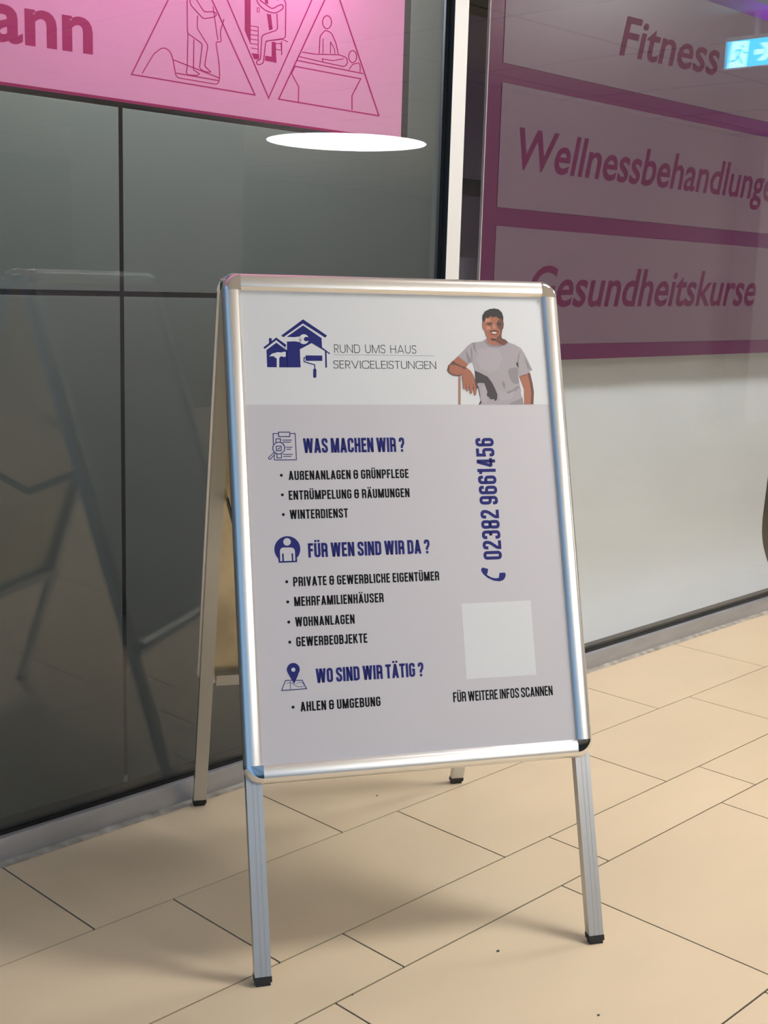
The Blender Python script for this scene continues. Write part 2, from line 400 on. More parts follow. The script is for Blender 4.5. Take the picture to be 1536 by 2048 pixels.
def text_polys(s, w, width, cap, gap=.085, thin=False):
    """polygons of a line of capitals, fitted to a total width; origin at the left of the baseline, y up"""
    x = 0; pol = []
    for ch in s:
        g, a = glyph(ch, w, thin)
        for q in g: pol.append([(p[0] + x, p[1]) for p in q])
        x += a + gap
    x -= gap; kx = width / x
    return [[(px * kx, py * cap) for px, py in q] for q in pol]

# ------------------------------------------------------------------ advertising stand
BX, BY, BYAW, TH, ZT, LEG = 1.69884, -.46863, -.51004, .32096, 1.12603, 1.17857
GAP, TH2, TILT = .03599, .3010, .0030
AC = Vector((math.cos(BYAW), math.sin(BYAW), TILT)); NV = Vector((math.sin(BYAW), -math.cos(BYAW), 0))
def bf(front):
    s = 1 if front else -1; th = TH if front else TH2
    dn = Vector((0, 0, -math.cos(th))) + NV * s * math.sin(th); out = NV * s * math.cos(th) + Vector((0, 0, math.sin(th)))
    o = Vector((BX, BY, ZT)) + NV * s * GAP
    return lambda u, v, d=0.0: o + AC * u + dn * v + out * d
FB, RB = bf(True), bf(False)
_O = FB(0, 0, -.004); _D = (FB(0, 1) - FB(0, 0)); _N = (FB(0, 0, 1) - FB(0, 0))
def bp(x, y):
    """(u, v) on the poster for a point measured in the photograph"""
    d = px_ray(x, y); t = (_O - CAM).dot(_N) / d.dot(_N); q = CAM + d * t - _O
    return (q.dot(AC) / AC.dot(AC), q.dot(_D))
HW, HH = .286, .8225       # half width of the opening, height of the opening
P = .032                   # width of the rail
SEC = [(.0012, -.0128), (0, -.0124), (0, -.0121), (.0008, -.0119), (.0008, -.0094), (0, -.0092)] + \
      [(.0125 - .0125 * math.cos(math.radians(t)), -.0085 + .0125 * math.sin(math.radians(t))) for t in (0, 9, 18, 27, 36, 45, 54, 63, 72, 81)] + \
      [(.0125, .0040), (.0262, .0040), (.0268, .0037), (.0315, -.0022), (.0320, -.0030), (.0320, -.0128)]

stand = thing('advertising_stand', 'silver aluminium A-frame stand with white and grey service poster on tiled floor', 'sign', (BX, BY, 0))
def rail(fn, p0, p1, inward, name, lab=None):
    """p0,p1 ends on the outer edge (u,v); inward unit (u,v)"""
    b = MB(); r0 = [fn(p0[0] + inward[0] * a, p0[1] + inward[1] * a, d) for a, d in SEC]; r1 = [fn(p1[0] + inward[0] * a, p1[1] + inward[1] * a, d) for a, d in SEC]
    b.prism(r0, r1); b.m = [M_ALU, M_SLOT]; b.mi = [1 if k in (2, 3, 4) else 0 for k in range(len(b.f))]
    return b.build(name, None, stand, label=lab, smooth=True)
def corner(fn, cu, cv, a0, name='corner_cap'):
    """quarter-round chrome cap about the inner corner (cu, cv)"""
    b = MB(); n = 14; rings = []
    sec = [(max(a - .0004, -.0004), d + (.0006 if d > -.012 else -.0003)) for a, d in SEC if a < .0256] + [(.0318, .0046), (.0318, -.0128)]
    for k in range(n + 1):
        an = math.radians(a0 + 90 * k / n)
        rings.append([fn(cu + math.cos(an) * (P - a), cv + math.sin(an) * (P - a), d) for a, d in sec])
    m = len(sec)
    vs = [p for r in rings for p in r]; fs = []
    for k in range(n):
        for i in range(m): fs.append((k * m + i, k * m + (i + 1) % m, (k + 1) * m + (i + 1) % m, (k + 1) * m + i))
    fs.append(tuple(range(m))); fs.append(tuple(range(n * m, n * m + m))[::-1])
    b.mesh(vs, fs); return b.build(name, M_CHROME, stand, label='shiny chrome quarter-round corner cap', smooth=True)
for fn in (FB, RB):
    U, V = HW + P, HH + P
    rail(fn, (-U, 0), (-U, HH), (1, 0), 'side_rail'); rail(fn, (U, 0), (U, HH), (-1, 0), 'side_rail')
    rail(fn, (-HW, -P), (HW, -P), (0, 1), 'top_rail'); rail(fn, (-HW, V), (HW, V), (0, -1), 'bottom_rail')
    corner(fn, -HW, 0, 180); corner(fn, HW, 0, 270); corner(fn, HW, HH, 0); corner(fn, -HW, HH, 90)
    # galvanised backing sheet
    b = MB(); b.box(-HW - .01, HW + .01, -.01, HH + .01, -.0135, -.0105, fn=lambda u, v, d: fn(u, v, d)); b.build('backing_sheet', M_STEEL, stand)
    # inner cross rail behind the panel foot
    b = MB(); b.box(-.28, .28, HH + .002, HH + .027, -.030, -.0135, fn=lambda u, v, d: fn(u, v, d)); b.build('cross_rail', M_ALUB, stand)
    for s in (-1, 1):
        # legs: box tube with two shallow grooves on the face
        LU = s * .300; hw = .0138; d0, d1 = -.0300, -.0135
        sec = [(-hw, d0), (hw, d0), (hw, d1)]
        for g in (.0045, -.0035): sec += [(g + .0012, d1), (g + .0008, d1 - .0005), (g - .0008, d1 - .0005), (g - .0012, d1)]
        sec += [(-hw, d1)]
        # bottom at height 12 mm, measured along the leg for each corner
        def foot(u, d, z):
            a = fn(u, 0, d); c = fn(u, 1, d); t = (z - a.z) / (c.z - a.z); return fn(u, t, d)
        lf = MB(); lf.prism([fn(LU + u, -.024, d) for u, d in sec], [foot(LU + u, d, .0135) for u, d in sec])
        lg = lf.build('leg', M_ALUB, stand)
        rb = MB(); q = hw + .0006
        cs = lambda k: [(LU - q + k, d0 - .0006 + k), (LU + q - k, d0 - .0006 + k), (LU + q - k, d1 + .0006 - k), (LU - q + k, d1 + .0006 - k)]
        rb.prism([foot(u, d, .0150) for u, d in cs(0)], [foot(u, d, .0060) for u, d in cs(0)])
        rb.prism([foot(u, d, .0062) for u, d in cs(.0022)], [foot(u, d, .0002) for u, d in cs(.0022)])
        rb.build('rubber_foot', M_RUB, lg, label='black rubber foot')
# hinge barrels and folding stays
for s in (-1, 1):
    b = MB(); c = FB(s * .30, -.014, -.026) * .5 + RB(s * .30, -.014, -.026) * .5
    n = 14; r0 = []; r1 = []
    for k in range(n):
        an = 2 * math.pi * k / n; q = c + NV * math.cos(an) * .007 + Vector((0, 0, 1)) * math.sin(an) * .007
        r0.append(q - AC * .016); r1.append(q + AC * .016)
    b.prism(r0, r1); b.build('hinge', M_DARKBAR, stand, smooth=True)
    ua = s * .279
    A, Cc = RB(ua, .420, -.020), FB(ua, .420, -.020); mid = (A + Cc) / 2 - Vector((0, 0, .062))
    for p0, p1, k in ((A, mid, 0), (Cc, mid, .003)):
        b = MB(); d = (p1 - p0).normalized(); n2 = AC.cross(d).normalized(); o = AC * k * -s
        b.hexa([p0 + n2 * .008 + o, p0 - n2 * .008 + o, p0 - n2 * .008 + o + AC * .0025, p0 + n2 * .008 + o + AC * .0025],
               [p1 + n2 * .008 + o, p1 - n2 * .008 + o, p1 - n2 * .008 + o + AC * .0025, p1 + n2 * .008 + o + AC * .0025])
        b.build('folding_stay', M_DARKBAR, stand, label='dark steel folding stay')

# poster sheet: white head field, pale grey body
b = MB(); PS = -.0042; SPLIT = .2052
b.box(-HW - .004, HW + .004, -.004, SPLIT, -.0102, PS, M_PAPER, fn=lambda u, v, d: FB(u, v, d))
b.box(-HW - .004, HW + .004, SPLIT, HH + .004, -.0102, PS, M_PGREY, fn=lambda u, v, d: FB(u, v, d))
poster = b.build('poster', None, stand, label='printed poster, white head and pale grey body')
b = MB(); b.box(-HW - .004, HW + .004, -.004, HH + .004, -.0102, PS, M_PAPER, fn=lambda u, v, d: RB(u, v, d))
b.build('rear_poster', None, stand, label='poster of the far face')

LAY = .00014
def put(mb, polys, m, level=1, uv=lambda x, y: (x, y)):
    """polygons given as (u, v) on the poster"""
    for q in polys:
        pts = [FB(*uv(*p), PS + LAY * level) for p in q]
        mb.face(pts, m)
def line(mb, s, u0, u1, vbase, cap, w, m, gap=.085, thin=False):
    put(mb, [[(u0 + x, vbase - y) for x, y in q] for q in text_polys(s, w, u1 - u0, cap, gap, thin)], m)
def done(mb, name, label=None, m=None):
    return mb.build(name, m, poster, label=label, fix=False)

hb = MB()
for s_, u0, u1, vb, cap in (('WAS MACHEN WIR ?', -.1875, -.0018, .2918, .0262), ('FÜR WEN SIND WIR DA ?', -.1888, .0332, .4762, .0250), ('WO SIND WIR TÄTIG ?', -.1868, .0070, .6922, .0244)):
    hb = MB(); line(hb, s_, u0, u1, vb, cap, .178, M_BLUE, .055); done(hb, 'heading_lettering', 'blue capital heading')
tb = MB()
rows = [('AUẞENANLAGEN & GRÜNPFLEGE', .0024, .3395, .3307), ('ENTRÜMPELUNG & RÄUMUNGEN', .0020, .3743, .3651), ('WINTERDIENST', -.1135, .4080, .3997),
        ('PRIVATE & GEWERBLICHE EIGENTÜMER', .0472, .5252, .5165), ('MEHRFAMILIENHÄUSER', -.0580, .5593, .5512), ('WOHNANLAGEN', -.1126, .5942, .5858),
        ('GEWERBEOBJEKTE', -.0918, .6283, .6201), ('AHLEN & UMGEBUNG', -.0748, .7385, .7302)]
for s, u1, vb, vd in rows:
    line(tb, s, -.2165 if 'UMG' in s or 'AU' in s else -.2180, u1, vb, .0163, .165, M_BLACK, .085)
    put(tb, [circ(-.2292, vd, .0026, 16)], M_BLACK)
line(tb, 'FÜR WEITERE INFOS SCANNEN', .0583, .2480, .7410, .0174, .150, M_BLACK, .060)
done(tb, 'list_lettering', 'black capital lettering with bullet dots')
nb = MB()   # phone number, reading upwards
put(nb, [[(.1695 - y, .4917 - x) for x, y in q] for q in text_polys('02382 9661456', .165, .4917 - .2680, .0357, .085)], M_BLUE)
S7 = lambda x, y: bp(860 + x * .29297, 840 + y * .29297)
ph = [(366, 1008), (402, 1018), (399, 1047), (392, 1052), (400, 1062), (425, 1076), (450, 1082), (474, 1080), (476, 1068), (480, 1045), (517, 1043), (523, 1056), (518, 1078), (505, 1095), (480, 1103), (440, 1098), (400, 1080), (370, 1055), (354, 1030), (356, 1014)]
put(nb, [[S7(*p) for p in ph]], M_BLUE)
done(nb, 'phone_number', 'blue phone number and receiver running up the right side')
qb = MB(); put(qb, [[(.0858, .5685), (.2188, .5685), (.2188, .7022), (.0858, .7022)]], M_PAPER)
done(qb, 'blank_square', 'plain white square')

# house logo
K = .26042
S3 = lambda x, y: bp(420 + x * K, 520 + y * K)
lb = MB()
blue = [[(548, 577), (715, 453), (900, 578), (886, 595), (715, 485), (565, 590)],
        [(590, 588), (715, 500), (858, 598), (862, 668), (925, 716), (918, 722), (897, 706), (900, 825), (888, 825), (884, 697), (782, 636), (692, 683), (698, 822), (590, 822)],
        [(435, 688), (510, 632), (597, 694), (597, 822), (441, 820)],
        [(411, 668), (510, 592), (592, 652), (592, 680), (510, 612), (422, 680)], [(453, 597), (475, 597), (475, 628), (455, 640)],
        [(735, 730), (864, 732), (865, 773), (736, 772)]]
put(lb, [[S3(*p) for p in q] for q in blue], M_BLUE)
put(lb, [[S3(*p) for p in q] for q in ribbon([(738, 748), (724, 748), (724, 778), (806, 803), (806, 836)], 8)], M_BLUE)
put(lb, [[S3(*p) for p in fillet([(794, 832), (819, 832), (819, 903), (794, 903)], 12, True)]], M_BLUE)
put(lb, [[S3(*p) for p in q] for q in ([(566, 592), (592, 588), (650, 590), (690, 585), (706, 590), (706, 622), (690, 628), (650, 622), (592, 624), (592, 690), (578, 680), (592, 625)], circ(722, 606, 38),
     [(455, 738), (478, 716), (520, 705), (556, 708), (562, 702), (583, 703), (583, 740), (562, 742), (556, 737), (540, 739), (536, 750), (501, 750), (500, 740), (478, 735)],
     [(514, 750), (533, 750), (533, 823), (514, 823)])], M_PAPER, 2)
put(lb, [[S3(*p) for p in q] for q in ([(722, 598), (735, 588), (775, 592), (775, 616), (733, 622), (722, 612)],)], M_BLUE, 3)
done(lb, 'house_logo', 'dark blue logo of two houses with wrench, hammer and paint roller')
cb = MB()
line(cb, 'RUND UMS HAUS', -.1216, .0321, .1105, .0153, .075, M_BLACK, .17, True)
line(cb, 'SERVICELEISTUNGEN', -.1246, .0682, .1392, .0145, .075, M_BLACK, .13, True)
put(cb, [[(-.1228, .1139), (.0664, .1144), (.0664, .11475), (-.1228, .11425)]], M_BLACK)
done(cb, 'company_lettering', 'thin black lettering in two lines')

# icons
ib = MB(); K7 = .052083
I1 = lambda x, y: bp(540 + x * K7, 860 + y * K7)
st = lambda pts, wd, closed=False, fn=I1: put(ib, [[fn(*p) for p in q] for q in ribbon(pts, wd * 1.15, closed)], M_BLUE, 2)
st([(150, 540), (135, 120), (340, 120)], 24); st([(780, 118), (985, 118), (1035, 1130), (195, 1135), (180, 950)], 24)
st([(340, 68), (775, 68), (778, 238), (350, 238)], 26, True); st([(250, 480), (245, 325), (425, 325), (428, 470)], 26)
st([(285, 905), (290, 1055), (462, 1055), (458, 900)], 26); st(circ(355, 680, 228), 28, True)
st([(262, 605), (450, 605), (450, 780), (262, 780)], 26, True); st([(312, 700), (340, 728), (400, 655)], 26)
for x0, x1, y in ((490, 860, 372), (500, 815, 450), (625, 880, 650), (655, 825, 728), (520, 885, 922), (520, 840, 1000)): st([(x0, y), (x1, y)], 24)
st([(190, 830), (-35, 1045), (-30, 1090), (0, 1105), (45, 1095), (235, 880)], 26)
done(ib, 'clipboard_pictogram', 'blue outline clipboard with magnifier'); ib = MB()
I2 = lambda x, y: bp(540 + x * K7, 1060 + y * K7)
put(ib, [[I2(*p) for p in [(370, 1245)] + [(345, 1080)] + [(695 + 500 * math.cos(math.radians(a)), 720 + 500 * math.sin(math.radians(a))) for a in range(135, 406, 6)] + [(1075, 1080), (1070, 1220)]]], M_BLUE, 1)
put(ib, [[I2(*p) for p in circ(682, 440, 145)], [I2(*p) for p in fillet([(425, 1180), (405, 655), (980, 655), (1000, 1165)], [0, 170, 170, 0], True)]], M_PGREY, 2)
put(ib, [[I2(*p) for p in fillet([(505, 1185), (490, 885), (555, 885), (565, 1185)], [0, 28, 28, 0], True)], [I2(*p) for p in fillet([(870, 1180), (850, 880), (915, 880), (930, 1180)], [0, 28, 28, 0], True)]], M_BLUE, 3)
done(ib, 'person_pictogram', 'blue person in a round badge'); ib = MB()
K6 = .27344
I3 = lambda x, y: bp(480 + x * K6, 1120 + y * K6)
put(ib, [[I3(*p) for p in [(398 + 47 * math.cos(math.radians(a)), 797 + 47 * math.sin(math.radians(a))) for a in range(150, 391, 8)] + [(428, 850), (405, 903), (375, 853)]]], M_BLUE, 3)
put(ib, [[I3(*p) for p in circ(398, 799, 15)]], M_PGREY, 4)
st([(352, 877), (340, 879), (314, 951), (495, 938), (463, 876), (440, 877)], 5, True, I3)
st([(376, 884), (378, 946)], 2.5, False, I3); st([(345, 905), (360, 895), (380, 893), (400, 905), (425, 922), (455, 925), (480, 918)], 2.5, False, I3); st([(418, 903), (440, 890), (462, 895), (475, 905)], 2.5, False, I3)
done(ib, 'map_pin_pictogram', 'blue map pin over a folded map')

# printed portrait of a man leaning on a stick
KP = .13021
PP = lambda x, y: bp(880 + x * KP, 600 + y * KP)
SK = lambda n, c: mat(n, lin(c), .42)
m_hair, m_skin, m_skin2, m_skin3 = SK('print_hair', (44, 40, 40)), SK('print_skin', (170, 108, 84)), SK('print_skin_brown', (112, 72, 60)), SK('print_skin_light', (196, 138, 114))
m_sh, m_sh2, m_sh3, m_dk = SK('print_shirt', (170, 162, 166)), SK('print_shirt_fold', (146, 139, 142)), SK('print_shirt_pale', (177, 169, 173)), SK('print_shade', (66, 58, 62))
m_wood, m_teeth, m_lip = SK('print_wood', (168, 128, 108)), SK('print_teeth', (232, 222, 214)), SK('print_lip', (140, 74, 64))
pb = MB()
def pp(m, lev, *polys): put(pb, [[PP(*p) for p in q] for q in polys], m, lev)
pp(m_wood, 1, [(283, 1160), (322, 1160), (322, 1610), (283, 1610)])
pp(m_skin2, 1, [(1215, 1150), (1385, 1120), (1425, 1280), (1447, 1420), (1440, 1608), (1298, 1608), (1292, 1380), (1250, 1270), (1222, 1190)])
pp(m_skin, 2, [(1228, 1175), (1350, 1140), (1385, 1290), (1405, 1440), (1395, 1608), (1298, 1608), (1292, 1380), (1250, 1270)])
# shirt with sleeves
pp(m_sh, 2, [(715, 600), (640, 640), (560, 652), (490, 660), (420, 710), (360, 780), (275, 868), (340, 920), (395, 965), (435, 985), (498, 960), (515, 1010), (538, 1090), (555, 1230), (590, 1290), (600, 1400), (615, 1500), (640, 1608),
             (1290, 1608), (1278, 1540), (1245, 1440), (1250, 1400), (1225, 1280), (1200, 1150), (1225, 1185), (1310, 1165), (1420, 1078), (1350, 930), (1300, 830), (1245, 745), (1150, 690), (1050, 655), (960, 600)])
pp(m_sh3, 3, [(560, 760), (700, 740), (900, 760), (960, 900), (900, 1060), (760, 1120), (620, 1050), (560, 920)], [(640, 1330), (700, 1330), (740, 1480), (720, 1590), (650, 1590)], [(900, 1380), (1060, 1440), (1150, 1400), (1100, 1520), (930, 1560)])
pp(m_sh2, 3, [(1165, 780), (1195, 900), (1180, 980), (1205, 1060), (1160, 1040), (1060, 1060), (1045, 1110), (1075, 1200), (1110, 1270), (1170, 1300), (1222, 1270), (1200, 1150), (1205, 1060), (1215, 900), (1240, 790), (1190, 880)],
   [(395, 770), (470, 900), (490, 955), (440, 980), (410, 880)], [(340, 860), (400, 960), (435, 985), (395, 965)], [(500, 665), (520, 760), (600, 860), (545, 760), (540, 660)], [(1300, 870), (1370, 1010), (1360, 1100), (1320, 980)], [(1350, 1010), (1400, 1060), (1418, 1080), (1395, 1090)],
   [(1020, 1420), (1120, 1380), (1210, 1320), (1225, 1350), (1140, 1420), (1050, 1450)], [(1080, 1590), (1200, 1540), (1270, 1500), (1290, 1608), (1080, 1608)], [(470, 690), (500, 800), (500, 950), (520, 1010), (485, 900)], [(960, 1240), (1010, 1300), (1000, 1380), (950, 1300)])
pp(m_dk, 4, [(538, 1088), (620, 1125), (735, 1185), (800, 1270), (850, 1370), (885, 1460), (880, 1530), (850, 1560), (830, 1525), (780, 1532), (762, 1500), (725, 1480), (722, 1440), (738, 1425), (710, 1350), (685, 1278), (600, 1275), (575, 1290), (600, 1360), (565, 1362), (548, 1230)],
   [(600, 1360), (625, 1490), (615, 1480), (592, 1370)], [(625, 1550), (645, 1580), (625, 1608), (600, 1608)], [(1170, 965), (1200, 970), (1212, 1050), (1180, 1010)])
pp(m_sh2, 4, [(700, 600), (690, 660), (760, 720), (900, 730), (1010, 690), (1050, 655), (1000, 700), (880, 712), (770, 700), (715, 655)])
# head and neck
pp(m_skin, 4, [(725, 560), (718, 620), (740, 670), (800, 700), (900, 700), (985, 690), (1050, 655), (1000, 612), (950, 595), (945, 540)])
pp(m_skin2, 5, [(780, 600), (860, 620), (945, 560), (955, 598), (1000, 612), (1048, 655), (985, 698), (930, 690), (860, 640)])
pp(m_skin, 5, [(664, 330), (650, 365), (650, 410), (668, 462), (690, 475), (700, 540), (735, 600), (790, 625), (850, 625), (905, 600), (945, 545), (955, 470), (972, 440), (980, 380), (968, 355), (965, 270), (860, 210), (730, 230), (670, 280)])
pp(m_skin2, 6, [(905, 300), (968, 330), (980, 370), (972, 440), (955, 470), (945, 545), (905, 600), (850, 628), (880, 570), (920, 540), (930, 480), (890, 430), (870, 380), (880, 340)])
pp(m_skin3, 6, [(690, 300), (760, 290), (780, 330), (700, 345)], [(700, 410), (760, 410), (780, 450), (720, 470)], [(810, 380), (840, 380), (855, 440), (820, 450)])
pp(m_hair, 7, [(652, 300), (655, 240), (690, 180), (760, 145), (830, 136), (900, 150), (950, 200), (972, 270), (968, 352), (940, 300), (900, 290), (870, 262), (800, 270), (770, 250), (740, 285), (700, 275), (690, 320), (665, 352)],
   [(710, 370), (760, 355), (805, 362), (800, 373), (755, 370), (715, 382)], [(865, 362), (910, 355), (945, 372), (940, 380), (905, 370), (870, 374)], [(735, 380), (790, 378), (788, 392), (745, 394)], [(872, 380), (925, 380), (922, 393), (878, 394)],
   [(780, 592), (820, 602), (855, 600), (850, 628), (800, 628)], [(768, 482), (800, 475), (830, 470), (860, 472), (905, 490), (900, 500), (850, 482), (800, 486), (772, 500)])
pp(m_lip, 8, [(772, 500), (830, 490), (892, 500), (885, 530), (840, 550), (800, 540)]); pp(m_teeth, 9, [(785, 503), (830, 498), (875, 505), (855, 525), (810, 522)])
# bent arm and hanging hand
pp(m_skin, 5, [(275, 868), (345, 920), (400, 968), (435, 985), (410, 1030), (380, 1045), (300, 1000), (220, 955), (200, 940)])
pp(m_skin2, 6, [(200, 935), (250, 975), (330, 1015), (400, 1040), (440, 1065), (430, 1100), (360, 1150), (280, 1172), (200, 1160), (140, 1125), (115, 1085), (130, 1010)])
pp(m_skin, 7, [(150, 1000), (230, 1000), (330, 1040), (390, 1080), (350, 1140), (270, 1158), (190, 1140), (140, 1100)])
pp(m_skin, 8, [(345, 1080), (420, 1050), (470, 1090), (520, 1170), (545, 1250), (570, 1340), (568, 1400), (555, 1465), (538, 1475), (527, 1460), (522, 1380), (510, 1330), (500, 1400), (498, 1440), (478, 1446), (462, 1430), (458, 1350), (445, 1340), (440, 1395), (425, 1408), (408, 1398), (402, 1330), (395, 1365), (375, 1372), (360, 1355), (355, 1270), (343, 1170)])
pp(m_skin2, 9, [(402, 1290), (408, 1290), (406, 1350), (400, 1350)], [(452, 1290), (458, 1290), (462, 1370), (456, 1370)], [(510, 1290), (516, 1290), (524, 1400), (518, 1400)], [(520, 1180), (548, 1250), (572, 1340), (568, 1400), (550, 1330), (530, 1240)])
done(pb, 'printed_portrait', 'printed picture of a smiling man in grey T-shirt leaning on a stick')

# ------------------------------------------------------------------ pink window sign (left pane)
pl = at(0, 100, TY).x - .9
psign = thing('window_sign', 'bright pink film sign with line drawings in triangles on the left shop window', 'sign', (1.6, TY, pz))
PXR = at(806, 130, TY).x
b = MB(); b.box(pl, PXR, TY, TY + .0006, pz, CEIL - .13); b.build('pink_film', M_PINK, psign)
b = MB(); b.box(pl, PXR, TY - .0004, TY - .0001, pz, pz + .0055); b.build('edge_strip', M_MAG, psign, label='magenta lower edge')
def on_plane(mb, polys, y, m):
    for q in polys: mb.face([at(p[0], p[1], y) for p in q], m)
SYL = TY - .0005
# drawings
db = MB()
A = lambda s, ox, oy: (lambda pts: [(ox + x * s, oy + y * s) for x, y in pts])
g4 = A(.22135, 220, 0); g3 = A(.29948, 440, 0)
def dl(pts, wd=2.2, closed=False, rad=0): on_plane(db, ribbon(fillet(pts, rad, closed), wd, closed), SYL, M_MAG)
dl(g4([(830, -620), (195, 672), (1310, 858), (560, -800)]), 2.6)                       # left triangle
dl(g4([(290, 665), (400, 480), (480, 425), (545, 460), (570, 540), (598, 700), (980, 765), (992, 690), (985, 560), (955, 375), (1008, 382), (995, 290), (1030, 172)]), 2, rad=9)
dl(g4([(572, 540), (990, 705)])); dl(g4([(598, 660), (982, 728)]))
dl(g4([(695, -200), (700, 300), (835, 395), (808, 620), (860, 648), (918, 655), (855, 598), (885, 410), (788, 255), (792, 140)]), 2, rad=5)
dl(g4([(705, 300), (697, 620), (690, 650), (700, 675), (790, 682), (808, 668), (755, 630), (758, 355)]), 2)
dl(g4([(720, -60), (725, 40), (845, 172), (955, 150), (962, 118), (930, 105), (850, 108), (770, -20)]), 2.1, rad=6)
dl(g4([(930, 55), (945, 160), (975, 362)]), 1.8)
dl(g3([(-170, -520), (325, 655), (860, -560)]), 2.6)                                    # middle triangle (apex down)
dl(g3([(1060, 773), (392, 662), (760, -130)]), 2.6); dl(g3([(1062, 774), (740, -180)]), 2.6)
on_plane(db, [g3(q) for q in ([(165, -260), (205, -260), (205, 300), (165, 205)], [(312, 92), (340, 96), (352, 195), (328, 203)], [(345, 280), (370, 280), (378, 420), (300, 405), (302, 372), (345, 378)], [(210, 355), (262, 360), (262, 398), (228, 395)], [(290, -260), (315, -260), (322, 30), (300, 20)])], SYL, M_MAG)
dl(g3([(205, 172), (255, 180), (255, 357)]), 1.8)
for y in (200, 230, 260, 290, 320): dl(g3([(205, y), (253, y + 8)]), 1.6)
dl(g3([(245, -80), (245, 15), (300, 70), (370, 92), (425, 55), (418, 28), (385, 38), (350, 62), (265, 0)]), 2.2, rad=9)
dl(g3([(385, 5), (395, -25), (440, 8), (437, 255), (305, 275), (290, 425), (248, 434), (243, 405), (270, 400), (280, 235), (385, 200), (380, 90)]), 2.1, rad=6)
dl(g3([(305, 275), (415, 262), (455, 280)]), 1.8); dl(g3([(370, 292), (408, 290), (410, 335), (372, 330)]), 1.8, True); dl(g3([(412, 275), (412, 368)]), 1.8); dl(g3([(248, 52), (262, 52), (262, 82), (248, 80)]), 1.3, True)
dl(circ(440 + 715 * .29948, 148 * .29948, 8.9, 26, ry=13), 2, True)                     # therapist
dl(g3([(662, 358), (668, 240), (705, 200), (745, 220), (775, 290), (790, 360)]), 2, rad=5)
dl(g3([(688, 258), (688, 358)]), 1.6); dl(g3([(738, 278), (738, 358)]), 1.6); dl(g3([(738, 278), (765, 330), (768, 360)]), 1.6)
dl(g3([(548, 347), (635, 362), (800, 366), (850, 388), (850, 430), (828, 445), (688, 415), (530, 378)]), 2, rad=5)
dl(g3([(825, 392), (755, 405), (682, 393), (688, 412)]), 1.8); dl(circ(440 + 886 * .29948, 378 * .29948, 8, 26, ry=12), 2, True)
dl(g3([(862, 465), (885, 430), (930, 418), (938, 450), (935, 482)]), 1.8, rad=4)
dl(g3([(515, 403), (958, 492)]), 2.2); dl(g3([(478, 490), (502, 443), (940, 526), (882, 638), (882, 735)]), 2.2); dl(g3([(478, 490), (526, 580), (524, 680)]), 2.0)
db.build('line_drawing', M_MAG, psign, label='magenta outline drawings of people exercising and being treated', fix=False)

def word(s, quad, y, m, shear=0.0, bold=0.0, name='lettering', parent=None, thick=0.0):
    """default font text mapped onto a quad (x-left base, x-right base, x-right top, x-left top as photo points on plane y)"""
    cu = bpy.data.curves.new('text', 'FONT'); cu.body = s; cu.offset = bold; cu.resolution_u = 4
    to = bpy.data.objects.new('text_source', cu); COL.objects.link(to)
    bpy.context.view_layer.update()
    me = bpy.data.meshes.new_from_object(to)
    vs = [v.co.copy() for v in me.vertices]; fs = [tuple(p.vertices) for p in me.polygons]
    bpy.data.objects.remove(to); bpy.data.curves.remove(cu)
    return vs, fs
def place_word(s, base0, base1, top0, y, m, parent, shear=.18, bold=.02, H=None):
    """base0/base1: photo points at the left and right ends of the baseline; top0: photo point of the cap height above base0"""
    vs, fs = word(s, None, y, m, bold=bold)
    for v in vs: v.x += v.y * shear
    x0 = min(v.x for v in vs); x1 = max(v.x for v in vs)
    hcap = H or .73
    a, c, t = at(*base0, y), at(*base1, y), at(*top0, y)
    ex = (c - a) / (x1 - x0); ez = Vector((0, 0, (t.z - a.z) / hcap))
    b = MB(); b.mesh([a + ex * (v.x - x0) + ez * v.y for v in vs], fs); b.mi = []; b.m = []
    return b, m, parent
b, m_, p_ = place_word('ann', (-22, 76), (186, 106), (-22, -10), SYL, M_MAG, psign, shear=0.0, bold=.025, H=.57)
b.build('lettering', M_MAG, psign, fix=False)

# ------------------------------------------------------------------ mauve panel sign (right pane)
SY = .066
sx0 = at(971, 280, SY).x; sx1 = sx0 + 3.4
zz = {'b0': .945, 'b1': .990, 'c0': 1.302, 'c1': 1.350, 'd0': 1.663, 'd1': 1.7115, 'e0': 2.024, 'e1': 2.072}
k_ = (SY + 2.12826) / (.06 + 2.12826); cz = lambda z: 1.14201 + (z - 1.14201) * k_
zz = {a: cz(v) for a, v in zz.items()}
rs = thing('service_sign', 'large plum framed sign listing services behind the right shop window', 'sign', (sx0, SY, zz['b0']))
fx = at(987, 560, SY).x
b = MB(); b.box(sx0, sx1, SY, SY + .006, zz['b0'], CEIL - .15); b.build('backing_board', M_SBAND, rs, label='plum backing board')
b = MB(); b.box(sx0 - .003, sx0, SY - .0005, SY + .007, zz['b0'], CEIL - .15); b.build('edge_trim', M_SEDGE, rs)
for z0, z1 in ((zz['b1'], zz['c0']), (zz['c1'], zz['d0']), (zz['d1'], zz['e0']), (zz['e1'], CEIL - .16)):
    b = MB(); b.box(fx, sx1 - .06, SY - .0016, SY - .0001, z0, z1); b.build('name_field', M_SPANEL, rs, label='pale mauve field')
SL = SY - .0019
for s, b0, b1, t0 in (('Fitness', (1238, 108), (1437, 151), (1240, 24)), ('Wellnessbehandlungen', (1036, 336), (1568, 405), (1037, 250)), ('Gesundheitskurse', (1058, 612), (1510, 610), (1062, 527))):
    b, m_, p_ = place_word(s, b0, b1, t0, SL, M_SLET, rs, shear=.23, bold=.016)
    b.build('lettering', M_SLET, rs, fix=False)

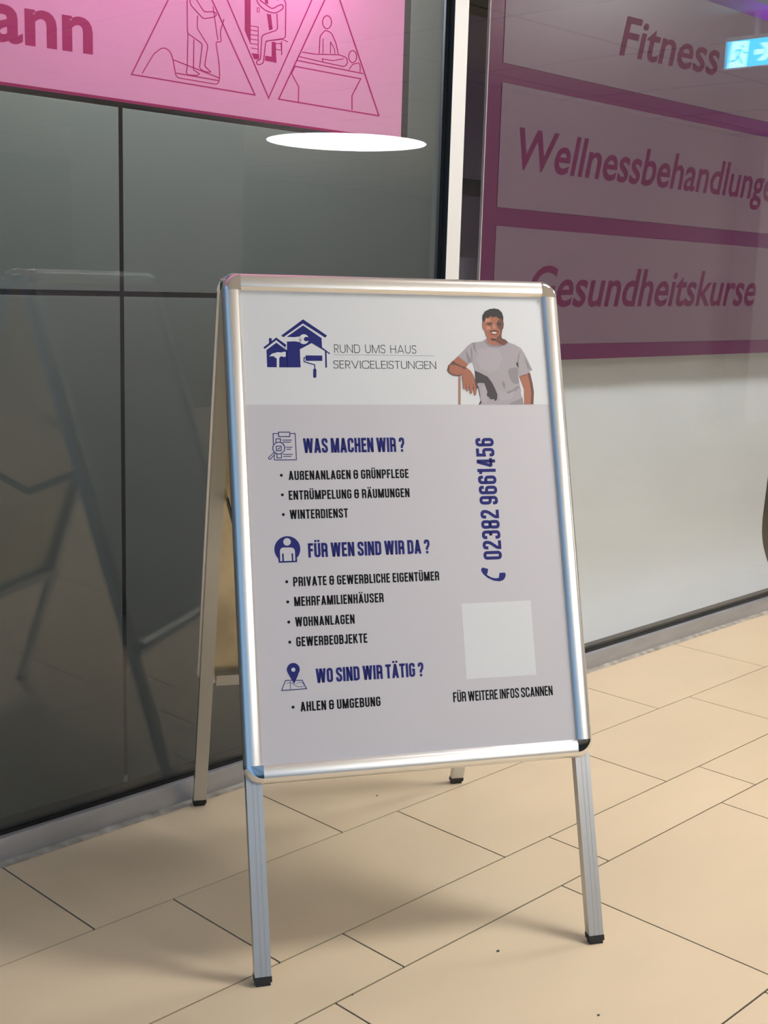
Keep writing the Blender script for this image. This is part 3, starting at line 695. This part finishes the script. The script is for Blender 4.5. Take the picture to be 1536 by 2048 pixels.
# white sheet hanging behind the sign
b = MB(); sxr = at(1519, 1090, .19).x; prof = [(.085, .03), (.105, .06), (.145, .12), (.180, .20), (.190, .28), (.185, .40), (.172, .60), (.165, .80), (.165, 1.22)]
pp_ = fillet(prof, .06, seg=4); n = 24; rings = []
for k in range(n + 1):
    x = MR + .03 + (sxr - MR - .03) * k / n
    rings.append([(x, y + .003 * math.sin(x * 5) + .002 * math.sin(x * 13 + z * 9), z) for y, z in pp_])
m = len(pp_); vs = [p for r in rings for p in r] + [(p[0], p[1] + .0015, p[2]) for r in rings for p in r]; N = (n + 1) * m; fs = []
for k in range(n):
    for i in range(m - 1):
        q = (k * m + i, k * m + i + 1, (k + 1) * m + i + 1, (k + 1) * m + i); fs.append(q); fs.append(tuple(t + N for t in q[::-1]))
for k in range(n):
    for i in (0, m - 1): fs.append((k * m + i, (k + 1) * m + i, (k + 1) * m + i + N, k * m + i + N))
for i in range(m - 1):
    for k in (0, n): fs.append((k * m + i, k * m + i + 1, k * m + i + 1 + N, k * m + i + N))
b.mesh(vs, fs); o = b.build('backdrop_sheet', M_SHEET, smooth=True)
o['label'] = 'white sheet bulging behind the glass below the plum sign'; o['category'] = 'sheet'

# ------------------------------------------------------------------ exit sign (real one, seen mirrored in the glass)
M_ECYAN = mat('exit_cyan', (.02, .3, .5), .4, emit=((.0, .50, .92), 6.0))
M_EWHITE = mat('exit_pale', (.6, .9, .9), .4, emit=((.36, .90, .98), 6.2))
EX = 6.0; ey0, ey1 = -1.315, -1.005; ez0, ez1 = 2.272, 2.402
ex = thing('exit_sign', 'illuminated exit sign with running figure and arrow hanging from the corridor ceiling', 'sign', (EX, (ey0 + ey1) / 2, ez0))
b = MB(); b.box(EX + .002, EX + .03, ey0 - .006, ey1 + .006, ez0 - .006, ez1 + .02); b.build('housing', M_LAMPRIM, ex)
b = MB(); b.box(EX, EX + .002, ey0, ey1, ez0, ez1); b.build('face', M_ECYAN, ex, label='glowing blue-green face')
b = MB(); b.box(EX + .01, EX + .016, -1.175, -1.145, ez1 + .02, CEIL + .01); b.build('bracket', M_LAMPRIM, ex)
b = MB()
# drawn in mirrored-view pixel space of a 7x zoom crop: x 800..1536, y 760..1200 ; sign local: s 0..1 from ey0 to ey1, t 0..1 up
def E(x, y): 
    s = (x - 805) / 830.; yb = 1205 - (x - 805) * .13; yt = 765 - (x - 805) * .135
    t = (yb - y) / (yb - yt); return (EX - .0006, ey0 + s * (ey1 - ey0), ez0 + t * (ez1 - ez0))
def ef(pts, m, o=0): b.face([(p[0] - o, p[1], p[2]) for p in (E(*q) for q in pts)], m)
ef([(885, 762), (1135, 745), (1110, 1165), (845, 1195)], M_EWHITE)
for q in ribbon([(1000, 880), (985, 1000), (1060, 1120)], 34) + ribbon([(980, 990), (950, 1065), (870, 1088)], 30) + ribbon([(1010, 885), (1075, 940), (1120, 938)], 22) + ribbon([(1010, 890), (950, 900), (920, 960)], 22): ef(q, M_ECYAN, .0004)
ef(circ(1042, 835, 22), M_ECYAN, .0004)
for q in ([(1232, 885), (1380, 872), (1370, 945), (1225, 975)], [(1300, 780), (1400, 765), (1520, 890), (1380, 1060), (1275, 1062), (1400, 930), (1395, 880)]): ef(q, M_EWHITE)
b.build('pictogram', None, ex, label='running figure and arrow', fix=False)

# ------------------------------------------------------------------ round ceiling lamps
def disc(cx, cy, r, z0, z1, n=64):
    return [(cx + r * math.cos(2 * math.pi * k / n), cy + r * math.sin(2 * math.pi * k / n), z0) for k in range(n)], [(cx + r * math.cos(2 * math.pi * k / n), cy + r * math.sin(2 * math.pi * k / n), z1) for k in range(n)]
labs = ['large round white ceiling lamp mirrored in the left shop window', 'round ceiling lamp over the hall behind the viewpoint', 'small bright round ceiling lamp above the stand', 'round ceiling lamp beside the glazed roof', 'small round ceiling lamp by the exit sign', 'round ceiling lamp far down the corridor']
for i, (x, y, r, e) in enumerate(LAMPS):
    t = thing('ceiling_lamp', labs[i], 'lamp', (x, y, CEIL - .02), 'round ceiling lamps')
    ml = mat('lamp_diffuser', (.9, .9, .9), .5, emit=((1.0, .975, .955), e))
    b = MB(); b.prism(*disc(x, y, r, CEIL - .02, CEIL)); b.build('diffuser', ml, t)
    b = MB(); n = 64; a0, a1 = disc(x, y, r + .02, CEIL - .016, CEIL + .01); i0, i1 = disc(x, y, r + .002, CEIL - .016, CEIL + .01)
    b.mesh(a0 + a1 + i0 + i1, [f for k in range(n) for f in (((k), (k + 1) % n, n + (k + 1) % n, n + k), (2 * n + k, 2 * n + (k + 1) % n, 3 * n + (k + 1) % n, 3 * n + k), (k, (k + 1) % n, 2 * n + (k + 1) % n, 2 * n + k))])
    b.build('rim', M_LAMPRIM, t)

# ------------------------------------------------------------------ crumbs on the floor
def fl(x, y):
    d = px_ray(x, y); return CAM + d * (-CAM.z / d.z)
crumbs = [(996, 1903, .0022, 'dark crumb on the tile left of the front right foot'), (1197, 2031, .0018, 'dark speck on the front tile below the front right foot'), (754, 1592, .0018, 'dark speck on the floor beneath the stand'), (705, 1990, .0014, 'tiny pale speck on the front tile between the front legs')]
for x, y, r, lab in crumbs:
    c = fl(x, y); b = MB(); bm = bmesh.new(); bmesh.ops.create_icosphere(bm, subdivisions=2, radius=r)
    vs = []
    for v in bm.verts:
        k = 1 + .25 * math.sin(v.index * 2.3); vs.append((c.x + v.co.x * k * 1.5, c.y + v.co.y * k, max(0, r * .5 + v.co.z * .6 * k)))
    fs = [tuple(v.index for v in f.verts) for f in bm.faces]; bm.free()
    b.mesh(vs, fs); o = b.build('crumb', M_DARKBAR); o['label'] = lab; o['category'] = 'crumb'; o['group'] = 'crumbs on the floor'

for o in list(bpy.data.objects):
    if '_o' in o: del o['_o']
